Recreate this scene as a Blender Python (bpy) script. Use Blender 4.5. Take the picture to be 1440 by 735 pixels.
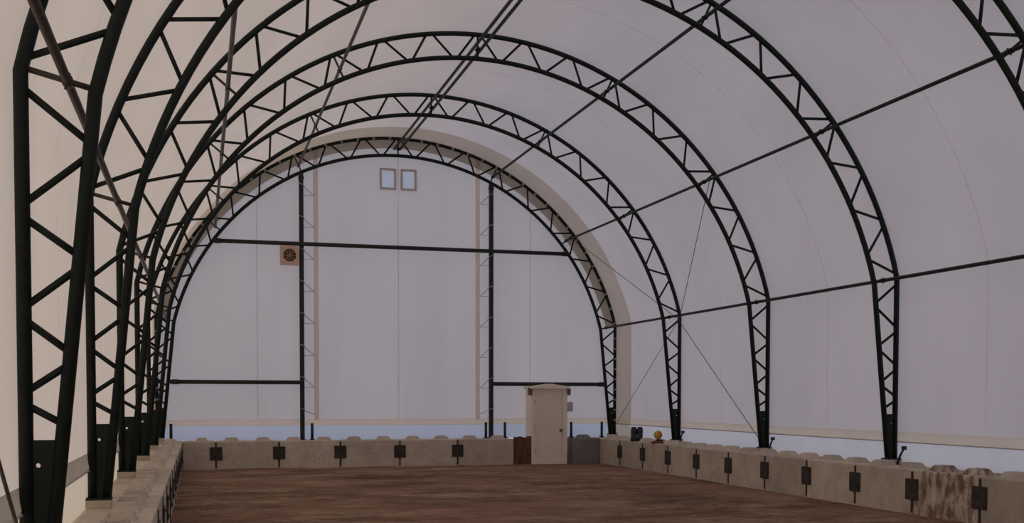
import bpy, bmesh, math, random
from mathutils import Vector, Matrix
random.seed(7)
COL = bpy.context.scene.collection
SC = bpy.context.scene
for o in list(bpy.data.objects): bpy.data.objects.remove(o)

# ------------------------------------------------------------------ camera
# x = across the hall (0 on the ridge line), y = along the hall, z = up; metres
F_PX, CX, CY = 1556.867, 723.294, 615.271
YAW, PITCH, ROLL = 0.2768, -0.0362, 0.0012
CAM = Vector((-5.0084, 0.0, 1.763))
Fv = Vector((math.sin(YAW)*math.cos(PITCH), math.cos(YAW)*math.cos(PITCH), math.sin(PITCH)))
Rv = Vector((math.cos(YAW), -math.sin(YAW), 0.0)); Uv = Rv.cross(Fv)
R2 = Rv*math.cos(ROLL)+Uv*math.sin(ROLL); U2 = Uv*math.cos(ROLL)-Rv*math.sin(ROLL)
cam = bpy.data.cameras.new('camera'); cam.sensor_width = 36.0; cam.sensor_fit = 'HORIZONTAL'
cam.lens = F_PX/1440*36; cam.shift_x = (720-CX)/1440; cam.shift_y = (CY-367.5)/1440
cam.clip_start = .05; cam.clip_end = 500
co = bpy.data.objects.new('camera', cam); COL.objects.link(co)
co.matrix_world = Matrix(((R2.x, U2.x, -Fv.x, CAM.x), (R2.y, U2.y, -Fv.y, CAM.y), (R2.z, U2.z, -Fv.z, CAM.z), (0, 0, 0, 1)))
SC.camera = co

# ------------------------------------------------------------------ light: pale overcast sky and a low hazy sun on the left of the hall
w = bpy.data.worlds.new('world'); SC.world = w; w.use_nodes = True
wt = w.node_tree; bg = wt.nodes['Background']; bg.inputs['Strength'].default_value = 1.0
sky = wt.nodes.new('ShaderNodeTexSky'); sky.sky_type = 'NISHITA'; sky.sun_disc = False
sky.sun_elevation = math.radians(16); sky.sun_rotation = math.radians(-97); sky.dust_density = 4.0; sky.air_density = 1.0
hz = wt.nodes.new('ShaderNodeMix'); hz.data_type = 'RGBA'; hz.blend_type = 'ADD'; hz.inputs[0].default_value = 1.0
sc_ = wt.nodes.new('ShaderNodeVectorMath'); sc_.operation = 'SCALE'; sc_.inputs[3].default_value = 0.040
wt.links.new(sky.outputs[0], sc_.inputs[0]); wt.links.new(sc_.outputs[0], hz.inputs[6]); hz.inputs[7].default_value = (0.52, 0.515, 0.57, 1)
wt.links.new(hz.outputs[2], bg.inputs['Color'])
sun = bpy.data.lights.new('sun', 'SUN'); sun.energy = 0.62; sun.angle = math.radians(4); sun.color = (1.0, 0.73, 0.12)
so = bpy.data.objects.new('sun', sun); COL.objects.link(so)
SUN_FROM = Vector((-0.95, -0.11, 0.28))
so.rotation_euler = SUN_FROM.to_track_quat('Z', 'Y').to_euler(); so.location = (-40, 0, 30)
vs = SC.view_settings
vs.view_transform = 'Standard'; vs.look = 'None'; vs.gamma = 1.0; vs.use_curve_mapping = False
vs.exposure = 0.06
SC.cycles.max_bounces = 12; SC.cycles.diffuse_bounces = 8; SC.cycles.transmission_bounces = 8

# ------------------------------------------------------------------ materials
MATS = {}
def nmat(name):
    m = bpy.data.materials.new(name); m.use_nodes = True
    nt = m.node_tree; nt.nodes.clear()
    out = nt.nodes.new('ShaderNodeOutputMaterial'); MATS[name] = m
    return m, nt, out
def N(nt, t, **kw):
    n = nt.nodes.new(t)
    for k, v in kw.items():
        if k in n.inputs: n.inputs[k].default_value = v
        else: setattr(n, k, v)
    return n
def noise(nt, scale, detail=6, rough=.6, stretch=(1, 1, 1), rnd=False):
    tc = N(nt, 'ShaderNodeTexCoord'); mp = N(nt, 'ShaderNodeMapping'); mp.inputs['Scale'].default_value = stretch
    nt.links.new(tc.outputs['Object'], mp.inputs['Vector'])
    if rnd:
        oi = N(nt, 'ShaderNodeObjectInfo'); mu = N(nt, 'ShaderNodeMath', operation='MULTIPLY'); mu.inputs[1].default_value = 90
        nt.links.new(oi.outputs['Random'], mu.inputs[0]); nt.links.new(mu.outputs[0], mp.inputs['Location'])
    n = N(nt, 'ShaderNodeTexNoise'); n.inputs['Scale'].default_value = scale; n.inputs['Detail'].default_value = detail; n.inputs['Roughness'].default_value = rough
    nt.links.new(mp.outputs[0], n.inputs['Vector'])
    return n
def ramp(nt, src, stops):
    r = N(nt, 'ShaderNodeValToRGB'); e = r.color_ramp.elements
    while len(e) < len(stops): e.new(.5)
    for i, (p, c) in enumerate(stops): e[i].position = p; e[i].color = (*c, 1)
    nt.links.new(src, r.inputs[0]); return r.outputs[0]
def bump(nt, src, strength, dist=.02):
    b = N(nt, 'ShaderNodeBump'); b.inputs['Strength'].default_value = strength; b.inputs['Distance'].default_value = dist
    nt.links.new(src, b.inputs['Height']); return b.outputs[0]
def solid(name, c1, c2, scale=8, rough=.6, metal=0, bmp=.2, stretch=(1, 1, 1), rnd=False, lo=.35, hi=.65):
    m, nt, out = nmat(name); p = N(nt, 'ShaderNodeBsdfPrincipled')
    n = noise(nt, scale, stretch=stretch, rnd=rnd)
    nt.links.new(ramp(nt, n.outputs['Fac'], [(lo, c1), (hi, c2)]), p.inputs['Base Color'])
    p.inputs['Roughness'].default_value = rough; p.inputs['Metallic'].default_value = metal
    if 'green' in name: p.inputs['Specular IOR Level'].default_value = .3
    if bmp: nt.links.new(bump(nt, n.outputs['Fac'], bmp), p.inputs['Normal'])
    nt.links.new(p.outputs[0], out.inputs[0]); return m
def fabric(name, refl, trans, mix, stretch=(1, 1, 1)):
    """woven polyethylene sheet: part of the daylight behind it shines through, part of the light inside is reflected"""
    m, nt, out = nmat(name)
    n = noise(nt, 1.1, 4, .55, stretch); f = noise(nt, 60, 2, .5)
    d = N(nt, 'ShaderNodeBsdfDiffuse'); t = N(nt, 'ShaderNodeBsdfTranslucent')
    def var(c): return ramp(nt, n.outputs['Fac'], [(.3, tuple(v*.955 for v in c)), (.7, tuple(min(1, v*1.04) for v in c))])
    nt.links.new(var(refl), d.inputs['Color']); nt.links.new(var(trans), t.inputs['Color'])
    bn = N(nt, 'ShaderNodeBump'); bn.inputs['Strength'].default_value = .12; bn.inputs['Distance'].default_value = .02
    nt.links.new(f.outputs['Fac'], bn.inputs['Height'])
    nt.links.new(bn.outputs[0], d.inputs['Normal'])
    x = N(nt, 'ShaderNodeMixShader'); x.inputs[0].default_value = mix
    nt.links.new(d.outputs[0], x.inputs[1]); nt.links.new(t.outputs[0], x.inputs[2]); nt.links.new(x.outputs[0], out.inputs[0])
    return m
fabric('cover', (.70, .66, .66), (.78, .73, .74), .45, (1, .5, .15))
fabric('end_fabric', (.70, .68, .70), (.76, .74, .77), .45, (1, 1, .12))
fabric('skirt', (.62, .62, .66), (.80, .80, .84), .56)
fabric('skirt_blue', (.50, .56, .68), (.62, .69, .84), .55)
fabric('skirt_cream', (.72, .67, .62), (.76, .72, .68), .48)
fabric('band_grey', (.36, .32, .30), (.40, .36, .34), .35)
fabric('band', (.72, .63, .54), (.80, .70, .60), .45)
fabric('edge_tape', (.66, .58, .50), (.93, .82, .72), .80)
fabric('flap', (.66, .60, .52), (.92, .86, .76), .60)
fabric('tan_flap', (.46, .40, .33), (.70, .62, .52), .40)
fabric('seam_tape', (.70, .66, .66), (.97, .95, .95), .86)
fabric('window_vinyl', (.56, .60, .66), (.86, .91, 1.0), .72)
solid('green_steel', (.0055, .0105, .008), (.010, .0185, .014), 14, .6, 0, .06)
solid('brown_steel', (.045, .035, .028), (.085, .066, .053), 12, .5, .2, .08)  # browner, lighter steel tone for the left-side pipes, struts and cable
solid('black_steel', (.008, .009, .009), (.016, .017, .017), 16, .55, 0, .08)
solid('plate_steel', (.016, .014, .013), (.060, .044, .034), 9, .65, .1, .15, rnd=True)
solid('wire', (.12, .11, .11), (.2, .19, .18), 30, .45, .6, 0)
solid('rope', (.42, .41, .40), (.55, .54, .52), 50, .9, 0, .2)
solid('fan_case', (.62, .42, .31), (.72, .52, .40), 9, .7, 0, .1)
solid('fan_dark', (.05, .018, .018), (.10, .04, .04), 9, .5, 0, .05)
solid('window_frame', (.56, .46, .41), (.64, .53, .48), 20, .6, 0, .05)
solid('door_paint', (.82, .73, .63), (.86, .77, .67), 3, .55, 0, .04)
solid('frame_paint', (.88, .78, .65), (.90, .82, .70), 5, .55, 0, .05)
solid('rust_wood', (.09, .035, .022), (.20, .085, .052), 7, .85, 0, .4, (1, 1, .25), True)
solid('brown_wood', (.13, .08, .05), (.2, .13, .085), 9, .8, 0, .3, (1, 1, .3))
solid('switch_grey', (.48, .45, .43), (.55, .52, .5), 9, .5, 0, .05)
solid('rubber', (.005, .005, .005), (.011, .011, .012), 12, .35, 0, .05)
solid('brass_knob', (.12, .09, .06), (.2, .15, .1), 12, .35, .7, .02)
solid('cloth_red', (.16, .03, .025), (.24, .05, .04), 20, .9, 0, .3)
solid('cloth_navy', (.012, .014, .03), (.025, .03, .05), 20, .9, 0, .3)
solid('bounce_ground', (.76, .76, .78), (.86, .86, .88), 4, .95, 0, .3)

def concrete(name, stops, stain=None):
    m, nt, out = nmat(name); p = N(nt, 'ShaderNodeBsdfPrincipled'); p.inputs['Roughness'].default_value = .9
    n = noise(nt, 2.6, 8, .68, rnd=True); col = ramp(nt, n.outputs['Fac'], stops)
    oi = N(nt, 'ShaderNodeObjectInfo'); hv = N(nt, 'ShaderNodeHueSaturation')
    mr = N(nt, 'ShaderNodeMapRange'); mr.inputs[3].default_value = .80; mr.inputs[4].default_value = 1.12
    nt.links.new(oi.outputs['Random'], mr.inputs[0]); nt.links.new(mr.outputs[0], hv.inputs['Value']); nt.links.new(col, hv.inputs['Color'])
    c = hv.outputs[0]
    # small pits
    v = noise(nt, 26, 2, .5, rnd=True); pit = ramp(nt, v.outputs['Fac'], [(.27, (.35, .33, .30)), (.36, (1, 1, 1))])
    mm = N(nt, 'ShaderNodeMix', data_type='RGBA', blend_type='MULTIPLY'); mm.inputs[0].default_value = .8
    nt.links.new(c, mm.inputs[6]); nt.links.new(pit, mm.inputs[7]); c = mm.outputs[2]
    if stain:
        s = noise(nt, 5.5, 7, .7, (1, 1, .45)); f = ramp(nt, s.outputs['Fac'], [(.42, (0, 0, 0)), (.58, (1, 1, 1))])
        m2 = N(nt, 'ShaderNodeMix', data_type='RGBA'); nt.links.new(f, m2.inputs[0]); nt.links.new(c, m2.inputs[6]); m2.inputs[7].default_value = (*stain, 1); c = m2.outputs[2]
    nt.links.new(c, p.inputs['Base Color'])
    b = noise(nt, 18, 6, .65, rnd=True); nt.links.new(bump(nt, b.outputs['Fac'], .35, .015), p.inputs['Normal'])
    nt.links.new(p.outputs[0], out.inputs[0])
concrete('concrete', [(.3, (.49, .41, .33)), (.55, (.63, .54, .44)), (.75, (.73, .635, .53))])
concrete('concrete_stained', [(.3, (.52, .43, .345)), (.55, (.65, .555, .45)), (.75, (.74, .645, .54))], (.22, .135, .085))
concrete('concrete_shaded', [(.3, (.21, .195, .185)), (.6, (.27, .25, .235)), (.8, (.33, .305, .285))])  # darker copy of the concrete: the corner block's shade is put into its colour

def dirt():
    m, nt, out = nmat('dirt'); p = N(nt, 'ShaderNodeBsdfPrincipled'); p.inputs['Roughness'].default_value = 1.0; p.inputs['Specular IOR Level'].default_value = .1
    a = noise(nt, .8, 10, .78, (.6, 1.0, 1)); b = noise(nt, 6, 9, .85, (.8, 1.0, 1)); g = noise(nt, .22, 5, .65)
    ca = ramp(nt, a.outputs['Fac'], [(.36, (.105, .062, .037)), (.5, (.265, .165, .104)), (.63, (.47, .32, .22))])
    cb = ramp(nt, b.outputs['Fac'], [(.32, (.38, .35, .33)), (.52, (.95, .95, .95)), (.7, (1.0, 1.0, 1.0))])
    mm = N(nt, 'ShaderNodeMix', data_type='RGBA', blend_type='MULTIPLY'); mm.inputs[0].default_value = .85
    nt.links.new(ca, mm.inputs[6]); nt.links.new(cb, mm.inputs[7])
    m2 = N(nt, 'ShaderNodeMix', data_type='RGBA'); nt.links.new(ramp(nt, g.outputs['Fac'], [(.45, (0, 0, 0)), (.58, (.5, .5, .5))]), m2.inputs[0])
    nt.links.new(mm.outputs[2], m2.inputs[6]); m2.inputs[7].default_value = (.34, .185, .125, 1)
    pk = noise(nt, 3.2, 4, .8); m3 = N(nt, 'ShaderNodeMix', data_type='RGBA')
    nt.links.new(ramp(nt, pk.outputs['Fac'], [(.60, (0, 0, 0)), (.70, (.6, .6, .6))]), m3.inputs[0]); nt.links.new(m2.outputs[2], m3.inputs[6]); m3.inputs[7].default_value = (.52, .39, .30, 1)
    nt.links.new(m3.outputs[2], p.inputs['Base Color'])
    nt.links.new(bump(nt, b.outputs['Fac'], .5, .04), p.inputs['Normal']); nt.links.new(p.outputs[0], out.inputs[0])
dirt()
def ballmat():
    m, nt, out = nmat('ball_rubber'); p = N(nt, 'ShaderNodeBsdfPrincipled'); p.inputs['Roughness'].default_value = .4
    tc = N(nt, 'ShaderNodeTexCoord'); s = N(nt, 'ShaderNodeSeparateXYZ'); nt.links.new(tc.outputs['Object'], s.inputs[0])
    mr = N(nt, 'ShaderNodeMapRange'); mr.inputs[1].default_value = -.1; mr.inputs[2].default_value = .1; nt.links.new(s.outputs['X'], mr.inputs[0])
    nt.links.new(ramp(nt, mr.outputs[0], [(.12, (.42, .36, .04)), (.36, (.72, .38, .05)), (.62, (.58, .24, .04))]), p.inputs['Base Color'])
    nt.links.new(p.outputs[0], out.inputs[0])
ballmat()

# ------------------------------------------------------------------ mesh helpers
def mesh(name, bm, mat, smooth=False):
    bmesh.ops.recalc_face_normals(bm, faces=bm.faces[:])
    me = bpy.data.meshes.new(name); bm.to_mesh(me); bm.free()
    me.materials.append(MATS[mat])
    if smooth: me.polygons.foreach_set('use_smooth', [True]*len(me.polygons))
    return me
def link(name, me, parent=None, loc=(0, 0, 0)):
    o = bpy.data.objects.new(name, me); COL.objects.link(o); o.location = loc
    if parent: o.parent = parent
    return o
def obj(name, bm, mat, parent=None, loc=(0, 0, 0), smooth=False):
    return link(name, mesh(name, bm, mat, smooth), parent, loc)
def tag(o, label, cat, group=None):
    o['label'] = label; o['category'] = cat
    if group: o['group'] = group
    return o
def thing(name, label, cat, loc=(0, 0, 0), group=None):
    return tag(link(name, None, None, loc), label, cat, group)
def struct(o): o['kind'] = 'structure'; return o
def box(bm, x0, x1, y0, y1, z0, z1, bev=0):
    vs_ = [bm.verts.new((x, y, z)) for x in (x0, x1) for y in (y0, y1) for z in (z0, z1)]
    fs = [bm.faces.new([vs_[i] for i in q]) for q in ((0, 1, 3, 2), (4, 6, 7, 5), (0, 4, 5, 1), (2, 3, 7, 6), (0, 2, 6, 4), (1, 5, 7, 3))]
    if bev:
        es = list({e for f in fs for e in f.edges})
        bmesh.ops.bevel(bm, geom=es, offset=bev, segments=2, affect='EDGES', profile=.6)
    return bm
def sweep(bm, pts, r, n=8, cap=True):
    pts = [Vector(p) for p in pts]; rings = []
    up0 = None
    for i, p in enumerate(pts):
        a = pts[max(i-1, 0)]; b = pts[min(i+1, len(pts)-1)]; t = (b-a).normalized()
        if up0 is None:
            up0 = Vector((0, 1, 0)) if abs(t.y) < .9 else Vector((0, 0, 1))
        u = (up0-t*up0.dot(t)).normalized(); up0 = u; v = t.cross(u)
        k = 1.0
        if 0 < i < len(pts)-1:
            d = (p-a).normalized().dot((b-p).normalized()); k = 1/max(.6, math.sqrt((1+d)/2))
        rings.append([bm.verts.new(p+(u*math.cos(2*math.pi*j/n)+v*math.sin(2*math.pi*j/n)*k)*r) for j in range(n)])
    for q, s in zip(rings, rings[1:]):
        for j in range(n): bm.faces.new((q[j], q[(j+1) % n], s[(j+1) % n], s[j]))
    if cap: bm.faces.new(rings[0][::-1]); bm.faces.new(rings[-1])
    return bm
def tube(name, p0, p1, r, mat, parent=None, n=8): return obj(name, sweep(bmesh.new(), [p0, p1], r, n), mat, parent, smooth=True)

# ------------------------------------------------------------------ dimensions read from the photograph
S, YT0 = 4.2806, 28.706                 # truss spacing, plane of the end truss
ZC, RO, RI = 2.26, 6.21, 5.77           # arch centre height, radius of the outer and inner chord
XO, ZK = 6.03, 3.75                     # outer leg, knee
XB, TB, LB, ZB = 5.4175, .762, 1.524, .675   # block face, block thickness, length, height above the dirt
YE, YJ0 = 28.189, 26.718                # face of the end row, first joint of the side rows
RC, XC_ = 6.265, 6.085                  # the cover
YN = -6.0                               # near end of the hall, behind the camera
A0 = math.asin((ZK-ZC)/RO); DA = (math.pi/2-A0)/9
def pol(r, a, y=0): return Vector((r*math.cos(a), y, ZC+r*math.sin(a)))
TY = [YT0-S*k for k in range(6)]
AC0 = math.acos(XC_/RC); ZKC = ZC+RC*math.sin(AC0)

# ------------------------------------------------------------------ setting: ground, floor, cover, end walls
bm = bmesh.new(); q = [bm.verts.new(p) for p in ((-150, -150, -.12), (150, -150, -.12), (150, 180, -.12), (-150, 180, -.12))]; bm.faces.new(q)
struct(obj('ground', bm, 'bounce_ground'))  # unseen ground outside, whitened to bounce more light onto the walls
bm = bmesh.new(); nx, ny = 40, 110; g = []
for j in range(ny+1):
    y = YN+(YT0+.2-YN)*j/ny; row = []
    for i in range(nx+1):
        x = -6.15+12.3*i/nx
        h = .010*math.sin(x*2.3+.4*math.sin(y*.7))*math.sin(y*1.1+x*.3)+random.uniform(-.008, .008)
        row.append(bm.verts.new((x, y, h-.006)))
    g.append(row)
for j in range(ny):
    for i in range(nx): bm.faces.new((g[j][i], g[j][i+1], g[j+1][i+1], g[j+1][i]))
struct(obj('floor', bm, 'dirt', smooth=True))

def sheet(name, profile, y0, y1, ny, mat, parent=None):
    """a sheet with the given (x, z) profile running along the hall"""
    bm = bmesh.new(); rows = []
    for j in range(ny+1):
        y = y0+(y1-y0)*j/ny; rows.append([bm.verts.new((x, y, z)) for x, z in profile])
    for a, b in zip(rows, rows[1:]):
        for i in range(len(profile)-1): bm.faces.new((a[i], a[i+1], b[i+1], b[i]))
    return obj(name, bm, mat, parent, smooth=True)
def arc(r, a0, a1, n): return [(r*math.cos(a0+(a1-a0)*i/n), ZC+r*math.sin(a0+(a1-a0)*i/n)) for i in range(n+1)]
Z_BOT, Z_TOP = 1.045, 1.205
YB = YT0+.13                            # end fabric plane
YROW = YJ0-LB*14                        # near end of the block rows
ceil = struct(sheet('ceiling', arc(RC, AC0, math.pi-AC0, 72), YN, YB, 60, 'cover'))
mids = [YT0-S*(k+.5) for k in range(6)]
for y in mids: sheet('seam', arc(RC-.010, AC0, math.pi-AC0, 72), y-.012, y+.012, 1, 'seam_tape', ceil)
sheet('end_flap', arc(RC-.022, AC0, math.pi-AC0, 72), YT0-1.12, YB, 2, 'flap', ceil)
for side, s in (('left', -1), ('right', 1)):
    x = XC_*s
    wl = struct(sheet('wall_'+side, [(x, Z_TOP), (x, 2.2), (x, ZKC)], YN, YB, 40, 'cover'))
    sheet('skirt', [(x, ZB+.005), (x, Z_BOT)], YROW, YB, 10, 'skirt_cream' if s < 0 else 'skirt', wl)
    sheet('skirt', [(x, -.02), (x, Z_BOT)], YN, YROW, 4, 'skirt_cream' if s < 0 else 'skirt', wl)
    pr = [(x, Z_TOP), (x-s*.014, Z_TOP-.01), (x-s*.018, (Z_TOP+Z_BOT)/2), (x-s*.03, Z_BOT+.03), (x-s*.022, Z_BOT), (x, Z_BOT)]
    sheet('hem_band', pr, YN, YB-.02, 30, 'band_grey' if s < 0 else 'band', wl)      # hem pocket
    o = obj('hem_pipe', sweep(bmesh.new(), [(x-s*.03, YN+.1, Z_BOT), (x-s*.03, YT0-.1, Z_BOT)], .010, 6), 'switch_grey', wl, smooth=True)
    for y in mids: sheet('seam', [(x-s*.008, Z_TOP), (x-s*.008, ZKC)], y-.012, y+.012, 1, 'seam_tape', wl)
    sheet('end_flap', [(x-s*.022, ZB+.02), (x-s*.035, 1.1), (x-s*.022, 1.3), (x-s*.022, ZKC)], YT0-1.12, YB, 2, 'flap', wl)

def arch_top(x, r=RC):
    if abs(x) >= XC_-1e-6: return ZKC
    return ZC+math.sqrt(r*r-x*x)
WIN = [(-.46, -.04), (.09, .50)]; WZ = (7.17, 7.71)
def end_sheet(name, y, zlo, mat, holes, parent=None):
    xs = sorted(set([-XC_+2*XC_*i/60 for i in range(61)]+[v for h in holes for v in h]))
    bm = bmesh.new()
    def quad(x0, x1, a0, a1, b0, b1):
        bm.faces.new([bm.verts.new(p) for p in ((x0, y, a0), (x1, y, b0), (x1, y, b1), (x0, y, a1))])
    for x0, x1 in zip(xs, xs[1:]):
        t0, t1 = arch_top(x0), arch_top(x1); xm = (x0+x1)/2
        if any(h[0] < xm < h[1] for h in holes):
            quad(x0, x1, zlo, WZ[0], zlo, WZ[0]); quad(x0, x1, WZ[1], t0, WZ[1], t1)
        else: quad(x0, x1, zlo, t0, zlo, t1)
    bmesh.ops.remove_doubles(bm, verts=bm.verts[:], dist=1e-4)
    return obj(name, bm, mat, parent)
wb = struct(end_sheet('wall_back', YB, Z_TOP, 'end_fabric', WIN))
def flat(name, x0, x1, z0, z1, y, mat, parent, t=.012):
    return obj(name, box(bmesh.new(), x0, x1, y-t, y, z0, z1), mat, parent)
bm = bmesh.new(); bm.faces.new([bm.verts.new(p) for p in ((-XC_, YB, ZB+.005), (XC_, YB, ZB+.005), (XC_, YB, Z_BOT), (-XC_, YB, Z_BOT))])
obj('skirt', bm, 'skirt_blue', wb)
def bandmesh(x0, x1, z0, z1, y):
    bm = bmesh.new(); pr = [(0, z1), (.02, z1-.012), (.026, (z0+z1)/2), (.03, z0+.02), (.018, z0), (0, z0)]
    a = [bm.verts.new((x0, y-d, z)) for d, z in pr]; b = [bm.verts.new((x1, y-d, z)) for d, z in pr]
    for i in range(len(pr)-1): bm.faces.new((a[i], b[i], b[i+1], a[i+1]))
    return bm
obj('hem_band', bandmesh(-XC_+.03, XC_-.03, Z_BOT, Z_TOP, YB-.002), 'band', wb, smooth=True)
for x in (-2.11, 2.16):
    bm = bmesh.new(); pr = [(-.06, 0), (-.05, .03), (0, .045), (.05, .03), (.06, 0)]
    zt = arch_top(x)-.02
    a = [bm.verts.new((x+d, YB-h-.003, Z_TOP-.02)) for d, h in pr]; b = [bm.verts.new((x+d, YB-h-.003, zt)) for d, h in pr]
    for i in range(4): bm.faces.new((a[i], b[i], b[i+1], a[i+1]))
    obj('curtain_edge', bm, 'edge_tape', wb, smooth=True)
for x in (-3.59, .02, 3.62): flat('seam', x-.014, x+.014, Z_TOP, arch_top(x)-.3, YB-.002, 'seam_tape', wb, .004)
# tan flap turned in behind the end truss
bm = bmesh.new(); A = arc(RC-.03, AC0, math.pi-AC0, 72); B = arc(5.97, AC0, math.pi-AC0, 72)
a = [bm.verts.new((x, YB-.02, z)) for x, z in A]; b = [bm.verts.new((x, YB-.05, z)) for x, z in B]
for i in range(72): bm.faces.new((a[i], a[i+1], b[i+1], b[i]))
obj('arch_flap', bm, 'tan_flap', wb, smooth=True)
struct(end_sheet('wall_front', YN, -.02, 'end_fabric', []))

for n, (x0, x1) in enumerate(WIN):
    wn = struct(link('window_%d' % (n+1), None, None, ((x0+x1)/2, YB, WZ[0])))
    W = (x1-x0)/2; H = WZ[1]-WZ[0]; e = .042
    bm = bmesh.new()
    box(bm, -W, W, -.05, .03, 0, e); box(bm, -W, W, -.05, .03, H-e, H); box(bm, -W, -W+e, -.05, .03, e, H-e); box(bm, W-e, W, -.05, .03, e, H-e)
    obj('window_frame', bm, 'window_frame', wn)
    obj('pane', box(bmesh.new(), -W+e, W-e, -.006, -.004, e, H-e), 'window_vinyl', wn)

# ------------------------------------------------------------------ arch trusses
TW = ['farthest dark green arch truss, standing against the white end wall', 'second dark green arch truss in front of the end wall, next to the ball',
      'third dark green arch truss from the end wall, its whole arch in view', 'fourth dark green arch truss from the end wall, its crown cut by the frame',
      'fifth dark green arch truss from the end wall, crossing the top right corner', 'nearest dark green arch truss, tall tapering leg at the left edge']
RCH, RW = .044, .0225
PUR = [A0+3*DA*i for i in range(7)]
def leg_pts():
    """nodes down one leg: (on inner chord?, z)"""
    return [(0, ZK-.08), (1, 3.28), (0, 2.89), (1, 2.59), (0, 2.27), (1, 2.0), (0, 1.755), (1, 1.56)]
XI0 = RI*math.cos(math.asin((3.62-ZC)/RI)); ZI0 = 3.62
def xin(z): return 5.905+(XI0-5.905)*(z-.69)/(ZI0-.69)
proto = []                                # (name, mesh, sub-parts)
def P_(name, bm, mat, smooth=True): proto.append((name, mesh(name, bm, mat, smooth)))
z0 = ZB+.095                              # the legs stand on low grout pads on the blocks
P_('outer_chord', sweep(bmesh.new(), [(XO, 0, z0)]+[(XO, 0, ZK-.02)]+[tuple(pol(RO, A0+(math.pi-2*A0)*i/72)) for i in range(1, 72)]+[(-XO, 0, ZK-.02), (-XO, 0, z0)], RCH, 12), 'green_steel')
AI = math.asin((ZI0-ZC)/RI)
P_('inner_chord', sweep(bmesh.new(), [(xin(z0), 0, z0)]+[tuple(pol(RI, AI+(math.pi-2*AI)*i/72)) for i in range(73)]+[(-xin(z0), 0, z0)], RCH, 12), 'green_steel')
for k in range(18):
    o0 = pol(RO, A0+DA*k); o1 = pol(RO, A0+DA*(k+1)); m = pol(RI, A0+DA*(k+.5))
    t = (o1-o0).normalized()*.055
    P_('web_strut', sweep(bmesh.new(), [tuple(o0+t), tuple(m-t*.7)], RW, 8), 'green_steel')
    P_('web_strut', sweep(bmesh.new(), [tuple(m+t*.7), tuple(o1-t)], RW, 8), 'green_steel')
for s in (1, -1):
    nd = leg_pts()
    for (i0, za), (i1, zb) in zip(nd, nd[1:]):
        f = lambda i, z: (s*(xin(z) if i else XO), 0, z)
        P_('web_strut', sweep(bmesh.new(), [f(i0, za-.035), f(i1, zb+.035)], RW, 8), 'green_steel')
    # solid leg plate with its bolt hole
    bm = bmesh.new(); za, zb = z0, 1.5; hx, hz, hr = XO-.068, 1.345, .015
    cor = [(xin(za), za), (XO, za), (XO, zb), (xin(zb), zb)]
    ring = [(hx+hr*math.cos(math.radians(45*i+22.5+180)), hz+hr*math.sin(math.radians(45*i+22.5+180))) for i in range(8)]   # starts lower left
    for y in (-.013, .013):
        c = [bm.verts.new((s*x, y, z)) for x, z in cor]; r = [bm.verts.new((s*x, y, z)) for x, z in ring]
        for i in range(4):
            a_, b_ = r[2*i], r[(2*i+1) % 8]; nx_ = r[(2*i+2) % 8]
            bm.faces.new((c[i], c[(i+1) % 4], b_, a_)); bm.faces.new((c[(i+1) % 4], nx_, b_))
    P_('leg_plate', bm, 'green_steel', False)
    P_('foot_plate', box(bmesh.new(), min(s*5.85, s*6.13), max(s*5.85, s*6.13), -.11, .11, ZB+.080, ZB+.100, .003), 'green_steel', False)
    P_('grout_pad', box(bmesh.new(), min(s*5.855, s*6.125), max(s*5.855, s*6.125), -.13, .13, ZB-.002, ZB+.081, .01), 'concrete', False)
for a in PUR:
    bm = sweep(bmesh.new(), [tuple(pol(RO-.03, a)), tuple(pol(RI+.03, a))], .019, 8)
    sm = 'brown_steel' if a > 1.7 else 'green_steel'
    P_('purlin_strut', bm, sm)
    p = pol(5.94, a); t = Vector((-math.sin(a), 0, math.cos(a))); n_ = Vector((math.cos(a), 0, math.sin(a)))
    bm = bmesh.new(); sweep(bm, [p+Vector((0, -.06, 0)), p+Vector((0, .06, 0))], .036, 10)
    sweep(bm, [p-t*.052, p+t*.052], .009, 6)
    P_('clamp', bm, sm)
for k, y in enumerate(TY):
    r = thing('arch_truss', TW[k], 'truss', (0, y, 0), 'arch trusses')
    last = None
    for nm, me in proto:
        o = link(nm, me, last if nm == 'clamp' else r)
        if nm == 'purlin_strut': last = o
    if k == 0:                            # cord loops that tie the end flap to the outer chord
        for q_ in range(46):
            aa = A0*.2+(math.pi-A0*.4)*q_/45
            bm = bmesh.new()
            if aa < A0 or aa > math.pi-A0: continue
            p = pol(RO, aa); t = Vector((-math.sin(aa), 0, math.cos(aa)))
            sweep(bm, [p-t*.03+Vector((0, -.004, 0)), p+t*.03+Vector((0, .004, 0))], RCH+.008, 10)
            obj('cord_loop', bm, 'flap', r, smooth=True)
        for s in (-1, 1):
            for q_ in range(9):
                z = 1.15+.28*q_; bm = bmesh.new()
                sweep(bm, [(s*XO, 0, z-.022), (s*XO, 0, z+.022)], RCH+.008, 10); obj('cord_loop', bm, 'flap', r, smooth=True)

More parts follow.
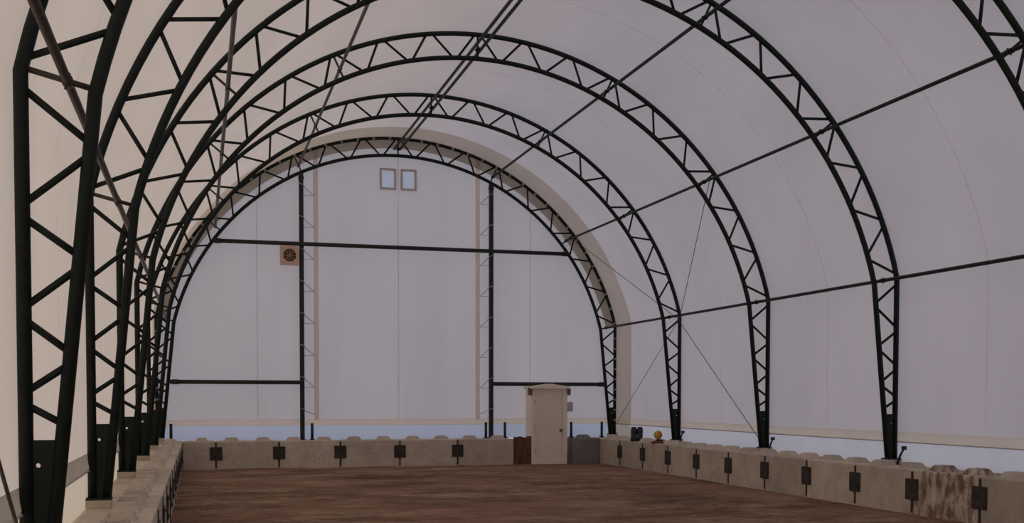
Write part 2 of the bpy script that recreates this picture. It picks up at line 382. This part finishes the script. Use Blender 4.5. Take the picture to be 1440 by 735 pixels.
# ------------------------------------------------------------------ purlin pipes
PL = ['right wall pipe running level through the knees of the arch trusses', 'lower of the two pipes along the right side of the roof', 'upper pipe along the right side of the roof, nearest the ridge pipes',
      None, 'upper left roof pipe, just left of the ridge pipes', 'middle pipe along the left side of the roof', 'brown pipe crossing in front of the nearest truss at top left']
for i, a in enumerate(PUR):
    if i == 3: continue
    p = pol(5.94, a)
    o = tube('purlin_pipe', (0, 0, 0), (0, YT0+.04-YN-.2, 0), .030, 'brown_steel' if i > 3 else 'green_steel'); o.location = (p.x, YN+.2, p.z)
    tag(o, PL[i], 'pipe', 'purlin pipes')
for dx, lb in ((-.075, 'left one of the paired pipes along the ridge'), (.075, 'right one of the paired pipes along the ridge')):
    o = tube('ridge_pipe', (0, 0, 0), (0, YT0+.04-YN-.2, 0), .030, 'green_steel'); o.location = (dx-.02, YN+.2, ZC+5.94)
    tag(o, lb, 'pipe', 'purlin pipes')

# ------------------------------------------------------------------ end wall framing
for x, sd, xe in ((-2.487, 'left', -2.11), (2.497, 'right', 2.16)):
    zt = ZC+math.sqrt(RI**2-x*x)-.02
    t = thing('end_post', '%s black upright post of the end wall, beside the %s' % (sd, 'square fan' if sd == 'left' else 'white door'), 'post', (x, YT0, ZB), 'end wall posts')
    obj('post_tube', box(bmesh.new(), -.056, .056, -.042, .042, .012, zt-ZB, .006), 'black_steel', t)
    obj('foot_plate', box(bmesh.new(), -.1, .1, -.09, .09, 0, .014, .003), 'black_steel', t)
    obj('head_clamp', box(bmesh.new(), -.066, .066, -.055, .055, zt-ZB-.16, zt-ZB-.08, .006), 'black_steel', t)
    # rope zigzagging between post and curtain edge
    sgn = 1 if xe > x else -1; n = int(round((zt-1.3)/.80)); bm = bmesh.new()
    for i in range(n):
        z = 1.45+(zt-1.75)*i/(n-1)
        sweep(bm, [(x-sgn*.068, YT0+.03, z+.07), (x-sgn*.066, YT0-.050, z+.05), (x+sgn*.066, YT0-.050, z-.01), (x+sgn*.068, YT0+.03, z-.03), (xe-sgn*.055, YB-.062, z-.24 if z > 1.7 else z-.12)], .0085, 5)
        if i: sweep(bm, [(xe-sgn*.055, YB-.062, z-.24), (x-sgn*.02, YT0+.056, z-.24), (x-sgn*.068, YT0+.05, z-.30)], .006, 5)
    ro = obj('lacing_rope', bm, 'rope', smooth=True)
    tag(ro, 'pale rope lacing the curtain edge to the %s end wall post' % sd, 'rope', 'lacing ropes')
def rail(x0, x1, z, label, r=.052, ends=(1, 1)):
    t = thing('end_rail', label, 'pipe', ((x0+x1)/2, YT0-.085, z), 'end wall rails'); L = (x1-x0)/2
    obj('rail_tube', sweep(bmesh.new(), [(-L, 0, 0), (L, 0, 0)], r, 12), 'black_steel', t, smooth=True)
    for s, e in ((-1, ends[0]), (1, ends[1])):
        if e: obj('end_clamp', sweep(bmesh.new(), [(s*(L-.2), 0, 0), (s*(L-.05), 0, 0)], r+.014, 10), 'black_steel', t, smooth=True)
rail(-4.66, 4.66, 5.65, 'long black rail across the upper end wall')
rail(-5.71, -2.44, 2.145, 'short black rail low on the left of the end wall', ends=(1, 0))
rail(2.45, 5.74, 2.13, 'short black rail low on the end wall, behind the door top', ends=(0, 1))
RODS = [(-5.70, 'at the far left corner'), (-2.24, 'beside the left post'), (2.36, 'left of the right end wall post'), (2.89, 'above the brown boards'), (4.77, 'right of the white door'), (5.66, 'in the far right corner')]
for x, d in RODS:
    t = thing('anchor_rod', 'short dark rod standing on the end blocks '+d, 'rod', (x, YT0+.02, ZB), 'anchor rods')
    obj('rod', sweep(bmesh.new(), [(0, 0, .01), (0, 0, .43)], .036, 8), 'black_steel', t, smooth=True)
    obj('base', box(bmesh.new(), -.06, .06, -.05, .05, 0, .03, .004), 'black_steel', t)
for k in (1, 2, 3):                      # bent tension brackets beside the right truss feet
    t = thing('tension_bracket', 'small bent bracket behind the right foot of the %s' % ('second truss from the end wall', 'third truss from the end wall', 'fourth truss from the end wall')[k-1], 'bracket', (5.99, TY[k]-.19, ZB), 'tension brackets')
    obj('arm', sweep(bmesh.new(), [(0, .05, .01), (.0, -.03, .16), (.0, -.12, .27)], .017, 8), 'black_steel', t, smooth=True)
    obj('ratchet', box(bmesh.new(), -.035, .035, -.15, -.095, .25, .31, .008), 'black_steel', t)
    obj('base', box(bmesh.new(), -.04, .04, -.01, .09, 0, .015, .003), 'black_steel', t)

# ------------------------------------------------------------------ bracing cables
def cable(name, pts, label, r=.008):
    o = obj(name, sweep(bmesh.new(), pts, r, 6), 'wire', smooth=True); tag(o, label, 'cable', 'bracing cables')
p2 = pol(6.13, PUR[1]); kx = XO-.045
cable('bracing_cable', [(p2.x, TY[2]+.05, p2.z-.05), (kx+.02, TY[1]-.05, ZK-.1), (kx, TY[0]-.06, .95)], 'thin cable from the roof pipe down to the far right corner')
cable('bracing_cable', [(p2.x, TY[0]-.06, p2.z-.05), (kx+.02, TY[1]+.05, ZK-.1), (kx, TY[2]+.06, .80)], 'thin cable slanting down to the foot of the third truss on the right')
t = thing('bracing_cable', 'thin cable at the left edge, slanting to the nearest truss foot', 'cable', (-XO+.03, TY[5]-.10, ZB+.02), 'bracing cables')
d_ = Vector((0, 3.0-(TY[5]-.10), 3.66-ZB-.02)); u_ = d_.normalized()
obj('wire', sweep(bmesh.new(), [u_*.3, d_], .011, 6), 'brown_steel', t, smooth=True)
bm = bmesh.new(); sweep(bm, [u_*.05, u_*.12], .016, 8); sweep(bm, [u_*.12, u_*.28], .026, 8); sweep(bm, [u_*.28, u_*.34], .016, 8); obj('turnbuckle', bm, 'wire', t, smooth=True)
obj('anchor', box(bmesh.new(), -.03, .03, -.04, .05, -.018, .05, .006), 'black_steel', t)

# ------------------------------------------------------------------ concrete blocks
ORD = ['first', 'second', 'third', 'fourth', 'fifth', 'sixth', 'seventh', 'eighth', 'ninth', 'tenth', 'eleventh', 'twelfth', 'thirteenth', 'fourteenth', 'fifteenth', 'sixteenth']
def lugmesh():
    bm = bmesh.new(); a = [bm.verts.new(p) for p in ((-.15, -.19, 0), (.15, -.19, 0), (.15, .19, 0), (-.15, .19, 0))]
    b = [bm.verts.new(p) for p in ((-.10, -.125, .10), (.10, -.125, .10), (.10, .125, .10), (-.10, .125, .10))]
    for i in range(4): bm.faces.new((a[i], a[(i+1) % 4], b[(i+1) % 4], b[i]))
    bm.faces.new(b); bm.faces.new(a[::-1])
    bmesh.ops.bevel(bm, geom=bm.edges[:], offset=.014, segments=2, affect='EDGES')
    return bm
BM_CACHE = {}
def block(x, y, lx, ly, label, mat='concrete', lugs=(), group='concrete blocks'):
    """block centred on x, y in plan; lugs are offsets in plan"""
    key = (round(lx, 3), round(ly, 3), mat)
    if key not in BM_CACHE:
        BM_CACHE[key] = mesh('block_body', box(bmesh.new(), -lx/2+.001, lx/2-.001, -ly/2+.001, ly/2-.001, -.11, ZB, .026), mat)
    if ('lug', mat) not in BM_CACHE: BM_CACHE[('lug', mat)] = mesh('lug', lugmesh(), mat)
    t = thing('concrete_block', label, 'block', (x, y, 0), group)
    link('block_body', BM_CACHE[key], t)
    for dx, dy, rot in lugs:
        l = link('lug', BM_CACHE[('lug', mat)], t, (dx, dy, ZB-.012)); l.rotation_euler.z = rot
    return t
def plate(x, y, rot, label):
    t = thing('joint_plate', label, 'plate', (x, y, .38), 'joint plates'); t.rotation_euler.z = rot
    obj('plate', box(bmesh.new(), -.15, .15, -.022, .012, -.16, .16, .010), 'plate_steel', t)
    for z0_, z1_ in ((-.36, -.15), (.15, .27)): obj('strap', box(bmesh.new(), -.021, .021, -.010, .012, z0_, z1_, .003), 'plate_steel', t)
    for dx in (-.1, .1):
        for dz in (-.11, .11):
            bm = bmesh.new(); sweep(bm, [(dx, -.032, dz), (dx, -.018, dz)], .014, 6); obj('bolt', bm, 'plate_steel', t)
NR = 14
for s, side in ((1, 'right'), (-1, 'left')):
    xm = s*(XB+TB/2)
    dx = s*(5.69-(XB+TB/2))
    # corner block behind the end row, then one block after another towards the camera
    block(xm, (YJ0+LB+28.96)/2, TB, 28.96-YJ0-LB, 'short concrete block in the far %s corner under the end truss foot' % side, lugs=())
    for i in range(NR+1):
        yc = YJ0+LB/2-LB*i
        mat = 'concrete_stained' if (s == 1 and i == 9) else 'concrete'
        lb = 'concrete block of the %s row, %s from the far corner' % (side, ORD[i])
        if mat != 'concrete': lb = 'brown stained concrete block of the right row, between the two nearest plates'
        block(xm, yc, TB, LB, lb, mat, [(dx, LB/4, 0), (dx, -LB/4, 0)])
        if i < NR: plate(s*XB, YJ0-LB*i, s*math.pi/2*-1 if s == 1 else math.pi/2, 'dark steel plate over the joint between %s and %s block of the %s row' % (ORD[i], ORD[i+1], side))
# end row
ye = YE+TB/2; XJ = -4.6337
block((-XB+XJ)/2, ye, XJ+XB, TB, 'short concrete block at the left end of the end wall row', lugs=[(0.06, -.10, 0)])
for i in range(5):
    xa = XJ+LB*i; xb = xa+LB
    block((xa+xb)/2, ye, LB, TB, 'concrete block of the end wall row, %s full one from the left' % ORD[i], lugs=[(-LB/4, -.10, math.pi/2), (LB/4, -.10, math.pi/2)])
    plate(xa, YE, 0, 'dark steel plate on the end wall row, %s from the left' % ORD[i])
block((4.63+XB)/2, ye, XB-4.63, TB, 'shaded concrete block between the door and the right corner', 'concrete_shaded', [(0, -.10, math.pi/2)])

# ------------------------------------------------------------------ boards, door, switch box
t = thing('board_panel', 'rusty brown upright boards between the end blocks and the door', 'boards', (3.233, YE+.06, 0))
bw = .49/4
for i in range(4):
    h = (.72, .735, .71, .74)[i]
    obj('board', box(bmesh.new(), -.245+bw*i+.004, -.245+bw*(i+1)-.004, -.02-.008*(i % 2), .02, -.03, h, .004), 'rust_wood', t)
d = struct(link('door_1', None, None, (3.98, YE, 0)))
bm = bmesh.new(); box(bm, -.5, -.41, 0, .60, -.02, 2.0, .006); box(bm, .375, .5, 0, .60, -.02, 2.0, .006); box(bm, -.41, .375, 0, .60, 1.93, 2.0, .004); box(bm, -.41, .375, 0, .2, -.02, .09, .004)
obj('door_frame', bm, 'frame_paint', d)
obj('door_panel', box(bmesh.new(), -.405, .37, .03, .075, .092, 1.926, .005), 'door_paint', d)
bm = bmesh.new()
pr = [(-.60, 2.0), (.52, 2.0), (.52, 2.06), (0, 2.13), (-.60, 2.06)]; pr = [(-.56, 2.0), (.56, 2.0), (.56, 2.06), (0, 2.135), (-.56, 2.06)]
a = [bm.verts.new((x, -.10, z)) for x, z in pr]; b = [bm.verts.new((x, .60, z)) for x, z in pr]
bm.faces.new(a); bm.faces.new(b[::-1])
for i in range(5): bm.faces.new((a[i], b[i], b[(i+1) % 5], a[(i+1) % 5]))
bmesh.ops.bevel(bm, geom=bm.edges[:], offset=.008, segments=2, affect='EDGES')
obj('hood', bm, 'frame_paint', d)
for x0, x1 in ((-.575, -.502), (.502, .575)): obj('hood_bracket', box(bmesh.new(), x0, x1, -.06, .14, 1.83, 2.03, .008), 'brown_wood', d)
bm = bmesh.new(); sweep(bm, [(.32, .03, .89), (.32, -.02, .89)], .018, 10); bmesh.ops.create_uvsphere(bm, u_segments=14, v_segments=8, radius=.036, matrix=Matrix.Translation((.32, -.04, .89)))
obj('knob', bm, 'brass_knob', d, smooth=True)
obj('rose', sweep(bmesh.new(), [(.32, .03, .89), (.32, .020, .89)], .042, 14), 'brass_knob', d, smooth=True)
for z in (.35, 1.0, 1.65): obj('hinge', sweep(bmesh.new(), [(-.408, .016, z-.05), (-.408, .016, z+.05)], .013, 8), 'brass_knob', d, smooth=True)
t = thing('switch_box', 'small pale box on the wall right of the door', 'box', (4.58, YE+.10, 1.39))
obj('case', box(bmesh.new(), -.075, .075, -.05, .05, 0, .26, .01), 'switch_grey', t); obj('toggle', box(bmesh.new(), -.02, .02, -.065, -.045, .09, .17, .005), 'window_frame', t)
o = obj('brown_stake', box(bmesh.new(), -.055, .055, -.05, .05, -.03, .33, .008), 'brown_wood', loc=(4.565, YE+.06, 0)); tag(o, 'short brown wooden stake at the lower right of the door', 'stake')

# ------------------------------------------------------------------ exhaust fan on the left post
t = thing('exhaust_fan', 'square tan exhaust fan beside the left end wall post', 'fan', (-2.79, YT0-.06, 5.345))
h = .235; bm = bmesh.new(); n = 32; hr = .165; fr = []; rr = []
for i in range(n):
    a = 2*math.pi*i/n; c, s_ = math.cos(a), math.sin(a); k = h/max(abs(c), abs(s_))
    fr.append((c*k, s_*k)); rr.append((c*hr, s_*hr))
L4 = [[bm.verts.new((x, y, z)) for x, z in ring] for ring, y in ((fr, -.10), (rr, -.10), (rr, .08), (fr, .08))]
for i in range(n):
    j = (i+1) % n
    for a_, b_ in ((0, 1), (1, 2), (2, 3), (3, 0)): bm.faces.new((L4[a_][i], L4[a_][j], L4[b_][j], L4[b_][i]))
obj('fan_case', bm, 'fan_case', t)
bm = bmesh.new(); bmesh.ops.create_circle(bm, cap_ends=True, segments=32, radius=.166, matrix=Matrix.Translation((0, .075, 0)) @ Matrix.Rotation(math.pi/2, 4, 'X')); obj('shutter', bm, 'rubber', t)
for k in range(5):
    bm = bmesh.new(); a = 2*math.pi*k/5+.3; pts = []
    for (r_, da, dy) in ((.035, -.35, -.02), (.155, -.28, -.035), (.155, .28, .02), (.035, .35, .02)):
        pts.append((r_*math.cos(a+da), dy, r_*math.sin(a+da)))
    v0 = [bm.verts.new(p) for p in pts]; v1 = [bm.verts.new((p[0], p[1]+.006, p[2])) for p in pts]
    bm.faces.new(v0); bm.faces.new(v1[::-1])
    for i in range(4): bm.faces.new((v0[i], v1[i], v1[(i+1) % 4], v0[(i+1) % 4]))
    obj('blade', bm, 'fan_dark', t)
obj('hub', sweep(bmesh.new(), [(0, -.05, 0), (0, .06, 0)], .042, 14), 'fan_dark', t, smooth=True)
bm = bmesh.new()
for r_ in (.06, .11, .16): sweep(bm, [(r_*math.cos(2*math.pi*i/24), -.095, r_*math.sin(2*math.pi*i/24)) for i in range(25)], .004, 4, False)
for k in range(4):
    a = math.pi*k/4; sweep(bm, [(-.168*math.cos(a), -.095, -.168*math.sin(a)), (.168*math.cos(a), -.095, .168*math.sin(a))], .004, 4)
obj('guard', bm, 'fan_case', t)
obj('bracket', box(bmesh.new(), .2, .27, .02, .07, -.03, .03, .004), 'black_steel', t)

# ------------------------------------------------------------------ things left on the right blocks
def boot(x, y, rz, label):
    t = thing('rubber_boot', label, 'boot', (x, y, ZB+.002), 'pair of boots'); t.rotation_euler.z = rz
    bm = bmesh.new(); rings = []
    prof = [(.022, .125, .075, .055), (.06, .125, .076, .050), (.10, .10, .074, .030), (.14, .08, .074, .008), (.20, .078, .078, 0), (.27, .080, .080, 0), (.335, .07, .066, 0)]   # z, half length, half width, forward shift
    for z, a, b, f in prof: rings.append([bm.verts.new((b*math.cos(2*math.pi*i/16), -f+a*math.sin(2*math.pi*i/16), z+(.02*math.sin(2*math.pi*i/16) if z > .3 else 0))) for i in range(16)])
    for q_, s_ in zip(rings, rings[1:]):
        for j in range(16): bm.faces.new((q_[j], q_[(j+1) % 16], s_[(j+1) % 16], s_[j]))
    bm.faces.new(rings[0][::-1])
    inn = [bm.verts.new((v.co.x*.88, v.co.y*.88, v.co.z)) for v in rings[-1]]; low = [bm.verts.new((v.co.x, v.co.y, .12)) for v in inn]
    for j in range(16):
        k = (j+1) % 16; bm.faces.new((rings[-1][j], rings[-1][k], inn[k], inn[j])); bm.faces.new((inn[j], inn[k], low[k], low[j]))
    bm.faces.new(low)
    obj('shaft', bm, 'rubber', t, smooth=True)
    bm = bmesh.new(); c0 = [bm.verts.new((.08*math.cos(2*math.pi*i/20), -.055+.135*math.sin(2*math.pi*i/20), 0)) for i in range(20)]; c1 = [bm.verts.new((v.co.x, v.co.y, .026)) for v in c0]
    bm.faces.new(c0[::-1]); bm.faces.new(c1)
    for i in range(20): bm.faces.new((c0[i], c0[(i+1) % 20], c1[(i+1) % 20], c1[i]))
    obj('sole', bm, 'rubber', t)
boot(5.508, 26.0, -.5, 'left one of the two black boots on the far right blocks'); boot(5.648, 25.94, -.38, 'right one of the two black boots on the far right blocks')
bm = bmesh.new(); bmesh.ops.create_uvsphere(bm, u_segments=24, v_segments=14, radius=.105)
o = obj('ball', bm, 'ball_rubber', loc=(5.66, 24.82, ZB+.088+.103), smooth=True); tag(o, 'small orange and yellow ball on the far right blocks', 'ball'); o.rotation_euler.z = -.39
t = thing('folded_cloth', 'small red and navy folded cloth beside the ball', 'cloth', (5.50, 24.50, ZB)); t.rotation_euler.z = -.5
def pillow(l, w_, h_, z):
    bm = bmesh.new(); box(bm, -l, l, -w_, w_, z, z+h_); bmesh.ops.subdivide_edges(bm, edges=bm.edges[:], cuts=4, use_grid_fill=True)
    for v in bm.verts: v.co.z = z+(v.co.z-z)*(1-.55*(abs(v.co.x)/l)**3)+.004*math.sin(v.co.x*60+v.co.y*37); v.co.y *= 1+.08*math.sin(v.co.x*25)
    return bm
obj('red_layer', pillow(.15, .06, .055, .004), 'cloth_red', t, smooth=True)
o = obj('navy_layer', pillow(.09, .055, .05, .05), 'cloth_navy', t, loc=(.05, .01, 0), smooth=True)
